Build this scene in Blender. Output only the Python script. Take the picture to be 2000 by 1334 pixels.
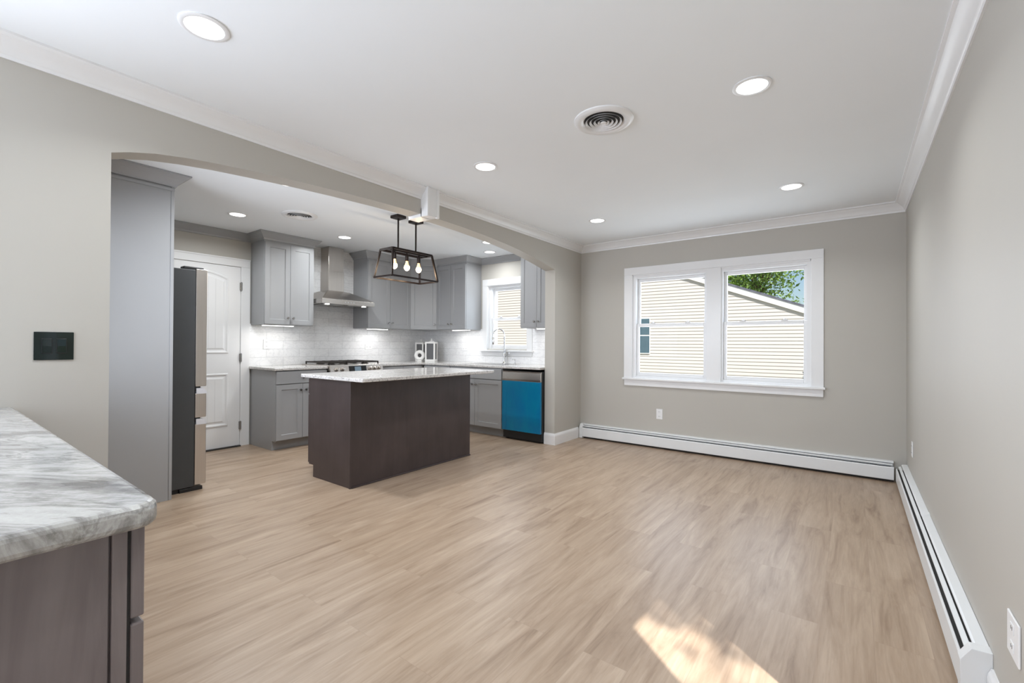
import bpy, bmesh, math, random
from mathutils import Vector, Matrix
PI = math.pi
for o in list(bpy.data.objects): bpy.data.objects.remove(o)
COL = bpy.context.scene.collection
SC = bpy.context.scene
random.seed(7)

# ------------------------------------------------------------ camera
F_PX, YAW, PITCH, ROLL = 887.8, 0.645, 0.006, 0.0054
CAM = Vector((2.8307, -5.2463, 1.1907))
fw = Vector((-math.sin(YAW)*math.cos(PITCH), math.cos(YAW)*math.cos(PITCH), math.sin(PITCH)))
rr = Vector((math.cos(YAW), math.sin(YAW), 0)); uu = rr.cross(fw)
c_, s_ = math.cos(ROLL), math.sin(ROLL)
cr = c_*rr + s_*uu; cu = -s_*rr + c_*uu
cd = bpy.data.cameras.new('camera'); cam = bpy.data.objects.new('camera', cd); COL.objects.link(cam)
cam.matrix_world = Matrix(((cr.x, cu.x, -fw.x, CAM.x), (cr.y, cu.y, -fw.y, CAM.y), (cr.z, cu.z, -fw.z, CAM.z), (0, 0, 0, 1)))
cd.sensor_width = 36; cd.lens = 36*F_PX/2000; cd.clip_start = 0.05; cd.clip_end = 500
SC.camera = cam

# ------------------------------------------------------------ sky, sun, daylight, exposure
W = bpy.data.worlds.new('world'); SC.world = W; W.use_nodes = True
wn = W.node_tree.nodes; wl = W.node_tree.links; wn.clear()
wo = wn.new('ShaderNodeOutputWorld'); bg = wn.new('ShaderNodeBackground'); sky = wn.new('ShaderNodeTexSky')
sky.sky_type = 'NISHITA'; sky.sun_disc = False; sky.sun_elevation = math.radians(55); sky.sun_rotation = math.radians(128)
sky.air_density = 1.0; sky.dust_density = 0.6; sky.ozone_density = 1.5
# soft clouds in the sky
wtc = wn.new('ShaderNodeTexCoord'); wno = wn.new('ShaderNodeTexNoise'); wno.inputs['Scale'].default_value = 3.2
wno.inputs['Detail'].default_value = 6; wra = wn.new('ShaderNodeValToRGB'); wra.color_ramp.elements[0].position = .50; wra.color_ramp.elements[1].position = .66
wmx = wn.new('ShaderNodeMixRGB'); wmx.inputs['Color2'].default_value = (8.5, 9.0, 9.5, 1)
wl.new(wtc.outputs['Generated'], wno.inputs['Vector']); wl.new(wno.outputs['Fac'], wra.inputs['Fac'])
wl.new(wra.outputs['Color'], wmx.inputs['Fac']); wl.new(sky.outputs['Color'], wmx.inputs['Color1'])
wl.new(wmx.outputs['Color'], bg.inputs['Color']); bg.inputs['Strength'].default_value = 0.13
wl.new(bg.outputs['Background'], wo.inputs['Surface'])

def light(name, kind, loc, energy, color=(1, 1, 1), **kw):
    d = bpy.data.lights.new(name, kind); d.energy = energy; d.color = color
    for k, v in kw.items():
        if k not in ('rot', 'look'): setattr(d, k, v)
    o = bpy.data.objects.new(name, d); COL.objects.link(o); o.location = loc
    if 'rot' in kw: o.rotation_euler = kw['rot']
    if 'look' in kw: o.rotation_euler = Vector(kw['look']).to_track_quat('-Z', 'Y').to_euler()
    return o
SUN_EL = math.radians(55)
SUN_H = Vector((-0.78, 0.62, 0)).normalized()          # direction the sunlight travels
sun_dir = Vector((SUN_H.x*math.cos(SUN_EL), SUN_H.y*math.cos(SUN_EL), -math.sin(SUN_EL)))
light('sun', 'SUN', (6, -9, 12), 10.5, (1, .965, .925), angle=math.radians(.6), look=sun_dir)
# fill light added at an invented rear glass door, unseen behind the camera
light('fill_light_rear', 'AREA', (1.15, -7.12, 1.2), 33, (.86, .95, 1.11), shape='RECTANGLE', size=2.2, size_y=2.1, look=(.30, 1, -.02))
# fill light added to brighten the right wall, at an invented left wall window
light('fill_light_left', 'AREA', (-.02, -6.45, 1.5), 104, (.86, .95, 1.11), shape='RECTANGLE', size=1.25, size_y=1.15, look=(1, .45, -0.10))
# daylight through the picture window, the kitchen window
light('daylight_window', 'AREA', (1.6, .22, 1.42), 20, (.86, .94, 1.08), shape='RECTANGLE', size=1.7, size_y=1.1, look=(0, -1, 0))
light('fill_light_kitchen_side', 'AREA', (-.72, -4.79, 1.45), 15, (.88, .95, 1.08), shape='RECTANGLE', size=.9, size_y=1.2, look=(0, 1, 0), spread=math.radians(110))  # kitchen fill light, added at an invented side window out of view
light('daylight_kitchen_window', 'AREA', (-1.15, .22, 1.55), 7, (.86, .94, 1.08), shape='RECTANGLE', size=.65, size_y=.85, look=(0, -1, 0))
SC.view_settings.view_transform = 'Standard'
try: SC.view_settings.look = 'None'
except Exception: pass
SC.view_settings.exposure = 0.0; SC.view_settings.gamma = 1.0; SC.view_settings.use_curve_mapping = False
try:
    SC.cycles.max_bounces = 10; SC.cycles.diffuse_bounces = 6; SC.cycles.caustics_reflective = False; SC.cycles.caustics_refractive = False
    SC.cycles.sample_clamp_indirect = 4
except Exception: pass

# ------------------------------------------------------------ materials
def srgb(r, g, b):
    f = lambda c: (c/255/12.92) if c/255 <= .04045 else ((c/255+.055)/1.055)**2.4
    return (f(r), f(g), f(b), 1)
class NT:
    def __init__(s, name):
        s.m = bpy.data.materials.new(name); s.m.use_nodes = True
        s.n = s.m.node_tree.nodes; s.l = s.m.node_tree.links
        s.b = s.n['Principled BSDF']; s.out = s.n['Material Output']
    def node(s, t, **kw):
        x = s.n.new(t)
        for k, v in kw.items():
            if k in x.inputs: x.inputs[k].default_value = v
            else: setattr(x, k, v)
        return x
    def link(s, a, b): s.l.new(a, b)
    def coord(s): return s.node('ShaderNodeTexCoord').outputs['Object']
    def mapping(s, scale=(1, 1, 1), rot=(0, 0, 0), src=None):
        mp = s.node('ShaderNodeMapping'); mp.inputs['Scale'].default_value = scale; mp.inputs['Rotation'].default_value = rot
        s.link(src or s.coord(), mp.inputs['Vector']); return mp.outputs['Vector']
    def noise(s, vec, scale, detail=4, rough=.5, dist=0):
        x = s.node('ShaderNodeTexNoise'); x.inputs['Scale'].default_value = scale; x.inputs['Detail'].default_value = detail
        x.inputs['Roughness'].default_value = rough; x.inputs['Distortion'].default_value = dist
        s.link(vec, x.inputs['Vector']); return x.outputs['Fac']
    def ramp(s, fac, stops):
        x = s.node('ShaderNodeValToRGB'); e = x.color_ramp.elements
        while len(e) < len(stops): e.new(.5)
        for i, (p, c) in enumerate(stops): e[i].position = p; e[i].color = c
        s.link(fac, x.inputs['Fac']); return x.outputs['Color']
    def mix(s, fac, a, b, mode='MIX'):
        x = s.node('ShaderNodeMixRGB'); x.blend_type = mode
        for sock, v in (('Fac', fac), ('Color1', a), ('Color2', b)):
            if hasattr(v, 'is_linked') or hasattr(v, 'links'): s.link(v, x.inputs[sock])
            else: x.inputs[sock].default_value = v
        return x.outputs['Color']
    def bump(s, h, strength=.1, dist=.01):
        x = s.node('ShaderNodeBump'); x.inputs['Strength'].default_value = strength; x.inputs['Distance'].default_value = dist
        s.link(h, x.inputs['Height']); s.link(x.outputs['Normal'], s.b.inputs['Normal'])
    def setb(s, **kw):
        for k, v in kw.items():
            k = k.replace('_', ' ')
            if k in s.b.inputs: s.b.inputs[k].default_value = v
def simple(name, col, rough=.5, metal=0, spec=.5, var=.03, vscale=6, bump=0, bscale=300, coat=0):
    t = NT(name); t.setb(Roughness=rough, Metallic=metal, Specular_IOR_Level=spec, Coat_Weight=coat)
    f = t.noise(t.coord(), vscale, 3)
    a = tuple(c*(1-var) for c in col[:3])+(1,); b = tuple(min(1, c*(1+var)) for c in col[:3])+(1,)
    t.link(t.ramp(f, [(.3, a), (.7, b)]), t.b.inputs['Base Color'])
    if bump: t.bump(t.noise(t.coord(), bscale, 2), bump, .002)
    return t.m
def emis(name, col, strength, base=(1, 1, 1, 1)):
    t = NT(name); t.setb(Base_Color=base, Emission_Color=col, Emission_Strength=strength); return t.m
M = {}
M['wall'] = simple('greige_paint', (.490, .468, .425, 1), .55, spec=.3, var=.012, vscale=1.5, bump=.03)
M['ceiling'] = simple('ceiling_paint', (.86, .888, .91, 1), .8, spec=.2, var=.008, vscale=2)
M['trim'] = simple('white_semi_gloss_paint', (.80, .80, .80, 1), .3, var=.01)
M['heater'] = simple('white_enamel_steel', (.76, .77, .77, 1), .35, var=.01)
M['dark_gap'] = simple('dark_recess', (.03, .028, .026, 1), .8)  # near-black colour painting the shade in gaps and openings; also the door threshold
M['fin'] = simple('grey_fin_metal', (.25, .25, .25, 1), .5, metal=.6)
M['grey'] = simple('grey_cabinet_lacquer', (.338, .341, .347, 1), .34, var=.012, vscale=3)
M['black'] = simple('black_plastic', (.012, .012, .013, 1), .35)
M['black_gloss'] = simple('black_glass_plate', (.003, .010, .009, 1), .05, spec=.35)
M['black_metal'] = simple('black_bronze_metal', (.022, .014, .012, 1), .35, metal=.5)
M['charcoal'] = simple('charcoal_painted_steel', (.052, .055, .058, 1), .4, metal=.2)
M['chrome'] = simple('polished_chrome', (.75, .75, .76, 1), .12, metal=1, var=.01)
M['nickel'] = simple('satin_nickel', (.35, .34, .33, 1), .25, metal=1, var=.02)
M['grip'] = simple('pale_satin_grip', (.62, .62, .65, 1), .35, metal=.2)
M['white_plastic'] = simple('white_plastic', (.82, .82, .82, 1), .35, var=.01)
M['decor_white'] = simple('matt_white_ceramic', (.80, .79, .77, 1), .6, var=.02, vscale=20)
M['smoke'] = simple('smoked_grey_glass', (.11, .11, .115, 1), .12, spec=.7)
M['iron'] = simple('cast_iron', (.03, .024, .02, 1), .5, metal=.3)
M['led'] = emis('led_diffuser', (1, .99, .97, 1), 5)
M['ledbar'] = emis('led_bar_diffuser', (1, .99, .97, 1), 6)
M['bulb'] = emis('warm_bulb_glass', (1, .80, .55, 1), 9)
M['filament'] = emis('bulb_neck_glow', (1, .62, .28, 1), 1.6, base=(.8, .6, .4, 1))
M['bark'] = simple('tree_bark', (.09, .06, .045, 1), .9, var=.3, vscale=12)
M['roof'] = simple('asphalt_shingles', (.12, .12, .15, 1), .9, var=.3, vscale=8)
M['grass'] = simple('lawn', (.20, .21, .15, 1), .95, var=.3, vscale=5)
M['oven_glass'] = simple('oven_black_glass', (.008, .009, .011, 1), .06, spec=.7)
M['display'] = emis('range_display', (.35, .50, .62, 1), .35, base=(.02, .03, .04, 1))

def steel(name, col, rough, axis):
    t = NT(name); sc = {'z': (260, 260, 2), 'y': (260, 2, 260), 'x': (2, 260, 260)}[axis]
    f = t.noise(t.mapping(sc), 1, 3)
    a = tuple(c*.94 for c in col[:3])+(1,); b = tuple(min(1, c*1.05) for c in col[:3])+(1,)
    t.link(t.ramp(f, [(.3, a), (.7, b)]), t.b.inputs['Base Color']); t.setb(Metallic=1.0, Roughness=rough)
    t.bump(f, .04, .001); return t.m
M['steel'] = steel('brushed_stainless_steel', (.60, .565, .53, 1), .27, 'y')
M['steel_v'] = steel('brushed_stainless_steel_vertical', (.58, .545, .51, 1), .30, 'z')

def leaf_mat(name, a, b):
    t = NT(name); f = t.noise(t.coord(), 3.5, 2)
    t.link(t.ramp(f, [(.35, a), (.65, b)]), t.b.inputs['Base Color']); t.setb(Roughness=.6)
    t.setb(Transmission_Weight=0.0, Subsurface_Weight=0.0)
    tr = t.node('ShaderNodeBsdfTranslucent'); tr.inputs['Color'].default_value = b
    mx = t.node('ShaderNodeMixShader'); mx.inputs['Fac'].default_value = .35
    t.link(t.b.outputs['BSDF'], mx.inputs[1]); t.link(tr.outputs['BSDF'], mx.inputs[2]); t.link(mx.outputs['Shader'], t.out.inputs['Surface'])
    return t.m
M['leaf'] = leaf_mat('green_leaves', (.05, .11, .025, 1), (.24, .36, .07, 1))
M['leaf_dark'] = leaf_mat('blue_green_leaves', (.04, .09, .09, 1), (.12, .2, .2, 1))

def glass_mat():
    t = NT('clear_window_glass')
    tr = t.node('ShaderNodeBsdfTransparent'); gl = t.node('ShaderNodeBsdfGlossy'); gl.inputs['Roughness'].default_value = .02
    tr.inputs['Color'].default_value = (.97, .98, .98, 1)
    fr = t.node('ShaderNodeLayerWeight'); fr.inputs['Blend'].default_value = .5
    pw = t.node('ShaderNodeMath'); pw.operation = 'POWER'; t.link(fr.outputs['Facing'], pw.inputs[0]); pw.inputs[1].default_value = 4
    ma = t.node('ShaderNodeMath'); ma.operation = 'MULTIPLY_ADD'; t.link(pw.outputs[0], ma.inputs[0]); ma.inputs[1].default_value = .35; ma.inputs[2].default_value = .0015
    mx = t.node('ShaderNodeMixShader'); t.link(ma.outputs[0], mx.inputs['Fac'])
    t.link(tr.outputs['BSDF'], mx.inputs[1]); t.link(gl.outputs['BSDF'], mx.inputs[2]); t.link(mx.outputs['Shader'], t.out.inputs['Surface'])
    return t.m
M['glass'] = glass_mat()

def floor_mat():
    t = NT('light_oak_planks')
    sep = t.node('ShaderNodeSeparateXYZ'); t.link(t.coord(), sep.inputs[0])
    com = t.node('ShaderNodeCombineXYZ'); t.link(sep.outputs['Y'], com.inputs['X']); t.link(sep.outputs['X'], com.inputs['Y'])
    br = t.node('ShaderNodeTexBrick'); t.link(com.outputs[0], br.inputs['Vector'])
    br.offset = .37; br.offset_frequency = 2; br.squash = 1
    for k, v in (('Scale', 1), ('Mortar Size', .0009), ('Mortar Smooth', .3), ('Brick Width', 1.22), ('Row Height', .181), ('Bias', 0)): br.inputs[k].default_value = v
    br.inputs['Color1'].default_value = (0, 0, 0, 1); br.inputs['Color2'].default_value = (1, 1, 1, 1); br.inputs['Mortar'].default_value = (.5, .5, .5, 1)
    # every plank gets its own stretch of grain
    off = t.node('ShaderNodeVectorMath'); off.operation = 'MULTIPLY_ADD'
    t.link(br.outputs['Color'], off.inputs[0]); off.inputs[1].default_value = (3.1, 17.0, 0); t.link(t.coord(), off.inputs[2])
    g1 = t.noise(t.mapping((14, 1.5, 1), src=off.outputs[0]), 1.0, 6, .62, .9)
    g2 = t.noise(t.mapping((80, 4.5, 1), src=off.outputs[0]), 1.0, 4, .6, .6)
    g3 = t.noise(t.mapping((2.0, .35, 1), src=off.outputs[0]), 1.0, 2, .5, 0)
    base = t.ramp(g1, [(.27, (.235, .160, .108, 1)), (.44, (.355, .262, .186, 1)), (.70, (.445, .345, .258, 1))])
    fine = t.ramp(g2, [(.3, (.87, .86, .84, 1)), (.62, (1.04, 1.04, 1.04, 1))])
    c = t.mix(.8, base, fine, 'MULTIPLY')
    c = t.mix(.55, c, t.ramp(g3, [(.32, (.84, .80, .77, 1)), (.64, (1.08, 1.07, 1.06, 1))]), 'MULTIPLY')
    tone = t.ramp(br.outputs['Color'], [(0, (.965, .955, .945, 1)), (1, (1.02, 1.02, 1.02, 1))])
    c = t.mix(.85, c, tone, 'MULTIPLY')
    sf = t.node('ShaderNodeMath'); sf.operation = 'MULTIPLY'; t.link(br.outputs['Fac'], sf.inputs[0]); sf.inputs[1].default_value = .45
    c = t.mix(sf.outputs[0], c, (.27, .19, .14, 1))
    t.link(c, t.b.inputs['Base Color'])
    t.setb(Roughness=.36, Specular_IOR_Level=.45)
    t.bump(g2, .05, .001)
    return t.m
M['floor'] = floor_mat()

def marble_mat(name, big):
    t = NT(name)
    if big:
        v = t.mapping((1.0, 4.2, 3.0), src=t.mapping((1, 1, 1), rot=(0, 0, -.60)))
        a = t.noise(v, 2.5, 12, .66, .5); b = t.noise(v, 7, 8, .70, .4); d = t.noise(t.coord(), 110, 5, .7)
        c = t.ramp(a, [(.34, (.13, .125, .12, 1)), (.42, (.26, .25, .235, 1)), (.49, (.42, .41, .39, 1)), (.53, (.27, .26, .245, 1)), (.57, (.43, .42, .395, 1)), (.72, (.50, .49, .465, 1))])
        c = t.mix(.6, c, t.ramp(b, [(.36, (.45, .43, .40, 1)), (.43, (.9, .9, .9, 1)), (.5, (1.04, 1.04, 1.04, 1))]), 'MULTIPLY')
        c = t.mix(.25, c, t.ramp(d, [(.4, (.75, .75, .75, 1)), (.6, (1.1, 1.1, 1.1, 1))]), 'MULTIPLY')
        t.setb(Roughness=.16)
    else:
        a = t.noise(t.coord(), 9, 6, .6, .8); d = t.noise(t.coord(), 75, 5, .7)
        c = t.ramp(a, [(.3, (.50, .48, .455, 1)), (.6, (.64, .62, .60, 1))])
        c = t.mix(.8, c, t.ramp(d, [(.36, (.22, .21, .2, 1)), (.48, (.95, .95, .95, 1)), (.62, (1.05, 1.05, 1.05, 1))]), 'MULTIPLY')
        t.setb(Roughness=.12)
    t.link(c, t.b.inputs['Base Color']); return t.m
M['marble'] = marble_mat('grey_white_granite', True)
M['granite'] = marble_mat('speckled_granite', False)

def dark_wood(name, a, b):
    t = NT(name)
    g = t.noise(t.mapping((14, 14, 1.4)), 1.0, 6, .6, 1.0); m = t.noise(t.coord(), 3.2, 4, .5)
    c = t.ramp(g, [(.3, a), (.7, b)])
    c = t.mix(.7, c, t.ramp(m, [(.3, (.72, .70, .70, 1)), (.65, (1.15, 1.15, 1.15, 1))]), 'MULTIPLY')
    t.link(c, t.b.inputs['Base Color']); t.setb(Roughness=.42, Specular_IOR_Level=.5); t.bump(g, .05, .001); return t.m
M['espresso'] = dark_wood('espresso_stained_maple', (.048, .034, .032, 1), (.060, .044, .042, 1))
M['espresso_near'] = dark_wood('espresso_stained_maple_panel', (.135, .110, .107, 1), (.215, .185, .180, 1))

def tile_mat():
    t = NT('marble_look_subway_tile')
    sep = t.node('ShaderNodeSeparateXYZ'); t.link(t.coord(), sep.inputs[0])
    ad = t.node('ShaderNodeMath'); ad.operation = 'ADD'; t.link(sep.outputs['X'], ad.inputs[0]); t.link(sep.outputs['Y'], ad.inputs[1])
    com = t.node('ShaderNodeCombineXYZ'); t.link(ad.outputs[0], com.inputs['X']); t.link(sep.outputs['Z'], com.inputs['Y'])
    br = t.node('ShaderNodeTexBrick'); t.link(com.outputs[0], br.inputs['Vector']); br.offset = .5
    for k, v in (('Scale', 1), ('Mortar Size', .0018), ('Mortar Smooth', .2), ('Brick Width', .406), ('Row Height', .1016), ('Bias', 0)): br.inputs[k].default_value = v
    br.inputs['Color1'].default_value = (.83, .83, .835, 1); br.inputs['Color2'].default_value = (.88, .88, .88, 1); br.inputs['Mortar'].default_value = (.62, .62, .62, 1)
    v = t.noise(t.mapping((3, 3, 6), rot=(.5, .6, .3)), 1.6, 7, .6, 2.2)
    c = t.mix(.55, br.outputs['Color'], t.ramp(v, [(.44, (1, 1, 1, 1)), (.495, (.80, .80, .81, 1)), (.53, (1, 1, 1, 1))]), 'MULTIPLY')
    t.link(c, t.b.inputs['Base Color']); t.setb(Roughness=.14)
    inv = t.node('ShaderNodeMath'); inv.operation = 'SUBTRACT'; inv.inputs[0].default_value = 1; t.link(br.outputs['Fac'], inv.inputs[1])
    t.bump(inv.outputs[0], .35, .002); return t.m
M['tile'] = tile_mat()

def film_mat():
    t = NT('blue_protective_film')
    f = t.noise(t.mapping((6, 6, 2)), 1.5, 4, .5, .6)
    t.link(t.ramp(f, [(.3, (.0, .145, .32, 1)), (.7, (.0, .185, .33, 1))]), t.b.inputs['Base Color'])
    t.setb(Roughness=.28, Specular_IOR_Level=.5); t.bump(f, .15, .004); return t.m
M['film'] = film_mat()
M['siding'] = simple('cream_vinyl_siding', (.60, .54, .495, 1), .6, var=.02, vscale=.8)
M['nglass'] = simple('dark_bluish_pane', (.07, .12, .15, 1), .08, spec=.6)

# ------------------------------------------------------------ mesh helpers
def tag(o, label=None, cat=None, group=None, kind=None):
    if label: o['label'] = label
    if cat: o['category'] = cat
    if group: o['group'] = group
    if kind: o['kind'] = kind
    return o
def empty(name, loc=(0, 0, 0), rz=0, **kw):
    o = bpy.data.objects.new(name, None); COL.objects.link(o); o.location = loc; o.rotation_euler = (0, 0, rz)
    o.empty_display_size = .05
    return tag(o, **kw)
class MB:
    def __init__(s): s.bm = bmesh.new()
    def box(s, x0, x1, y0, y1, z0, z1):
        v = [s.bm.verts.new((x, y, z)) for x in (x0, x1) for y in (y0, y1) for z in (z0, z1)]
        for f in ((0, 1, 3, 2), (4, 6, 7, 5), (0, 4, 5, 1), (2, 3, 7, 6), (0, 2, 6, 4), (1, 5, 7, 3)):
            s.bm.faces.new([v[i] for i in f])
        return s
    def poly(s, pts, z0, z1, axis='z'):
        """extrude a 2D polygon; axis z: pts are (x,y); axis x: pts (y,z); axis y: pts (x,z)"""
        def P(p, h): return {'z': (p[0], p[1], h), 'x': (h, p[0], p[1]), 'y': (p[0], h, p[1])}[axis]
        a = [s.bm.verts.new(P(p, z0)) for p in pts]; b = [s.bm.verts.new(P(p, z1)) for p in pts]
        n = len(pts)
        s.bm.faces.new(a); s.bm.faces.new(b[::-1])
        for i in range(n): s.bm.faces.new((a[i], b[i], b[(i+1) % n], a[(i+1) % n]))
        return s
    def lathe(s, prof, c=(0, 0, 0), axis=(0, 0, 1), n=24, cap=True):
        ax = Vector(axis).normalized(); t = Vector((1, 0, 0)) if abs(ax.x) < .9 else Vector((0, 1, 0))
        u = ax.cross(t).normalized(); w = ax.cross(u); c = Vector(c); rings = []
        for r, h in prof:
            rings.append([s.bm.verts.new(c+ax*h+(u*math.cos(2*PI*k/n)+w*math.sin(2*PI*k/n))*max(r, 1e-4)) for k in range(n)])
        for a, b in zip(rings, rings[1:]):
            for k in range(n): s.bm.faces.new((a[k], a[(k+1) % n], b[(k+1) % n], b[k]))
        if cap: s.bm.faces.new(rings[0][::-1]); s.bm.faces.new(rings[-1])
        return s
    def tube(s, pts, r, n=10):
        pts = [Vector(p) for p in pts]; rings = []; prev = None
        for i, p in enumerate(pts):
            d = (pts[min(i+1, len(pts)-1)]-pts[max(i-1, 0)]).normalized()
            if prev is None:
                t = Vector((0, 0, 1)) if abs(d.z) < .9 else Vector((1, 0, 0)); u = d.cross(t).normalized()
            else: u = (prev-d*prev.dot(d)).normalized()
            prev = u; w = d.cross(u); R_ = r[i] if isinstance(r, (list, tuple)) else r
            rings.append([s.bm.verts.new(p+(u*math.cos(2*PI*k/n)+w*math.sin(2*PI*k/n))*R_) for k in range(n)])
        for a, b in zip(rings, rings[1:]):
            for k in range(n): s.bm.faces.new((a[k], a[(k+1) % n], b[(k+1) % n], b[k]))
        s.bm.faces.new(rings[0][::-1]); s.bm.faces.new(rings[-1])
        return s
    def bar(s, a, b, w):
        """square bar from a to b"""
        a, b = Vector(a), Vector(b); d = (b-a).normalized()
        t = Vector((0, 0, 1)) if abs(d.z) < .9 else Vector((0, 1, 0)); u = d.cross(t).normalized(); v = d.cross(u); h = w/2
        q = []
        for p in (a, b): q.append([s.bm.verts.new(p+u*i*h+v*j*h) for i, j in ((-1, -1), (1, -1), (1, 1), (-1, 1))])
        for k in range(4): s.bm.faces.new((q[0][k], q[0][(k+1) % 4], q[1][(k+1) % 4], q[1][k]))
        s.bm.faces.new(q[0][::-1]); s.bm.faces.new(q[1]); return s
    def sweep(s, prof, path, side=1, closed=False):
        """sweep a moulding profile (out, z) along an XY path with mitred corners; 'out' is to the left of travel * side"""
        P = [Vector((p[0], p[1])) for p in path]; n = len(P); rows = []
        def nrm(a, b): d = (b-a).normalized(); return Vector((-d.y, d.x))*side
        for i in range(n):
            if closed or 0 < i < n-1:
                n1 = nrm(P[i-1], P[i]); n2 = nrm(P[i], P[(i+1) % n]); m = (n1+n2)/(1+n1.dot(n2))
            elif i == 0: m = nrm(P[0], P[1])
            else: m = nrm(P[-2], P[-1])
            rows.append([s.bm.verts.new((P[i].x+m.x*o, P[i].y+m.y*o, z)) for o, z in prof])
        k = len(prof)
        for i in range(n if closed else n-1):
            a, b = rows[i], rows[(i+1) % n]
            for j in range(k): s.bm.faces.new((a[j], a[(j+1) % k], b[(j+1) % k], b[j]))
        if not closed: s.bm.faces.new(rows[0][::-1]); s.bm.faces.new(rows[-1])
        return s
    def panel(s, x0, x1, z0, z1, yf, yb, st=.055, rec=.008, flat=.0):
        """shaker front: stile/rail frame with recessed flat centre, front at y=yf (smaller = nearer), back yb"""
        xi0, xi1, zi0, zi1 = x0+st, x1-st, z0+st, z1-st; ym = yf+rec; ch = .004
        def V(x, y, z): return s.bm.verts.new((x, y, z))
        of = [V(x0, yf, z0), V(x1, yf, z0), V(x1, yf, z1), V(x0, yf, z1)]
        inf = [V(xi0, yf, zi0), V(xi1, yf, zi0), V(xi1, yf, zi1), V(xi0, yf, zi1)]
        inb = [V(xi0+ch, ym, zi0+ch), V(xi1-ch, ym, zi0+ch), V(xi1-ch, ym, zi1-ch), V(xi0+ch, ym, zi1-ch)]
        ob = [V(x0, yb, z0), V(x1, yb, z0), V(x1, yb, z1), V(x0, yb, z1)]
        for i in range(4):
            j = (i+1) % 4
            s.bm.faces.new((of[i], of[j], inf[j], inf[i])); s.bm.faces.new((inf[i], inf[j], inb[j], inb[i])); s.bm.faces.new((ob[i], ob[j], of[j], of[i]))
        s.bm.faces.new(inb); s.bm.faces.new(ob[::-1]); return s
    def xform(s, mat): bmesh.ops.transform(s.bm, matrix=mat, verts=s.bm.verts); return s
    def build(s, name, mat, parent=None, bevel=0, smooth=False, loc=None, seg=2, **kw):
        bmesh.ops.recalc_face_normals(s.bm, faces=s.bm.faces)
        me = bpy.data.meshes.new(name); s.bm.to_mesh(me); s.bm.free(); me.materials.append(mat)
        o = bpy.data.objects.new(name, me); COL.objects.link(o)
        if parent is not None: o.parent = parent
        if loc is not None: o.location = loc
        if bevel:
            b = o.modifiers.new('bevel', 'BEVEL'); b.width = bevel; b.segments = seg; b.limit_method = 'ANGLE'; b.angle_limit = math.radians(40)
        if smooth:
            for p in me.polygons: p.use_smooth = True
            if hasattr(me, 'set_sharp_from_angle'): me.set_sharp_from_angle(angle=math.radians(40))
        return tag(o, **kw)
def copy_tree(o, parent=None):
    c = o.copy(); COL.objects.link(c)
    if parent is not None: c.parent = parent
    for ch in [x for x in bpy.data.objects if x.parent == o and x is not c]: copy_tree(ch, c)
    return c

# ------------------------------------------------------------ room dimensions
WD = 3.197           # right wall
CH = 2.458           # ceiling height
KX, KY = -2.85, -.08 # kitchen range wall, kitchen window wall
TH = .14             # arch wall thickness
KB = -4.76           # kitchen side wall behind the fridge
RB = -7.2            # rear wall
S = dict(kind='structure')

MB().box(KX-.15, WD+.15, RB-.15, .15, -.12, 0).build('floor', M['floor'], **S)
MB().box(KX-.15, WD+.15, RB-.15, .15, CH, CH+.15).build('ceiling', M['ceiling'], **S)

# arch wall
arc = [(-4.67, 2.095), (-4.60, 2.120), (-4.50, 2.147), (-4.36, 2.170), (-4.2, 2.188), (-4.0, 2.204), (-3.75, 2.221), (-3.45, 2.236), (-3.1, 2.248),
       (-2.8, 2.253), (-2.5, 2.253), (-2.2, 2.246), (-1.9, 2.232), (-1.6, 2.211), (-1.35, 2.187), (-1.15, 2.162), (-.95, 2.130), (-.8, 2.104), (-.64, 2.075)]
b = MB()
def wall_strip(b, cols):
    """cols: list of (y, zlow); builds a closed wall sheet x in (-TH, 0)"""
    f = []; k = []
    for y, z in cols:
        f.append((b.bm.verts.new((0, y, z)), b.bm.verts.new((0, y, CH)))); k.append((b.bm.verts.new((-TH, y, z)), b.bm.verts.new((-TH, y, CH))))
    for i in range(len(cols)-1):
        b.bm.faces.new((f[i][0], f[i+1][0], f[i+1][1], f[i][1])); b.bm.faces.new((k[i][0], k[i][1], k[i+1][1], k[i+1][0]))
        b.bm.faces.new((f[i][0], k[i][0], k[i+1][0], f[i+1][0])); b.bm.faces.new((f[i][1], f[i+1][1], k[i+1][1], k[i][1]))
    b.bm.faces.new((f[0][0], f[0][1], k[0][1], k[0][0])); b.bm.faces.new((f[-1][0], k[-1][0], k[-1][1], f[-1][1]))
wall_strip(b, [(RB, 0), (-7.1, 0)]); wall_strip(b, [(-5.8, 0), (-4.67, 0)]); wall_strip(b, [(-7.1, 2.1), (-5.8, 2.1)])
b.box(-TH, 0, -7.1, -5.8, 0, .9)
wall_strip(b, arc); wall_strip(b, [(-.64, 0), (0, 0)])
b.build('wall_left', M['wall'], **S)

def wall_hole_y(name, x0, x1, y0, y1, hx0, hx1, hz0, hz1):
    return (MB().box(x0, hx0, y0, y1, 0, CH).box(hx1, x1, y0, y1, 0, CH).box(hx0, hx1, y0, y1, 0, hz0).box(hx0, hx1, y0, y1, hz1, CH)).build(name, M['wall'], **S)
wall_hole_y('wall_front', 0, WD+.15, 0, .15, .69, 2.51, .79, 2.03)
wall_hole_y('wall_kitchen_front', KX-.15, 0-.001, KY, .15, -1.52, -.78, 1.12, 2.06)
MB().box(KX-.15, KX, KB-.15, KY, 0, CH).build('wall_kitchen_left', M['wall'], **S)
MB().box(KX, -1.18, KB-.15, KB, 0, CH).box(-.26, -TH, KB-.15, KB, 0, CH).box(-1.18, -.26, KB-.15, KB, 0, .82).box(-1.18, -.26, KB-.15, KB, 2.08, CH).build('wall_kitchen_rear', M['wall'], **S)
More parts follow.
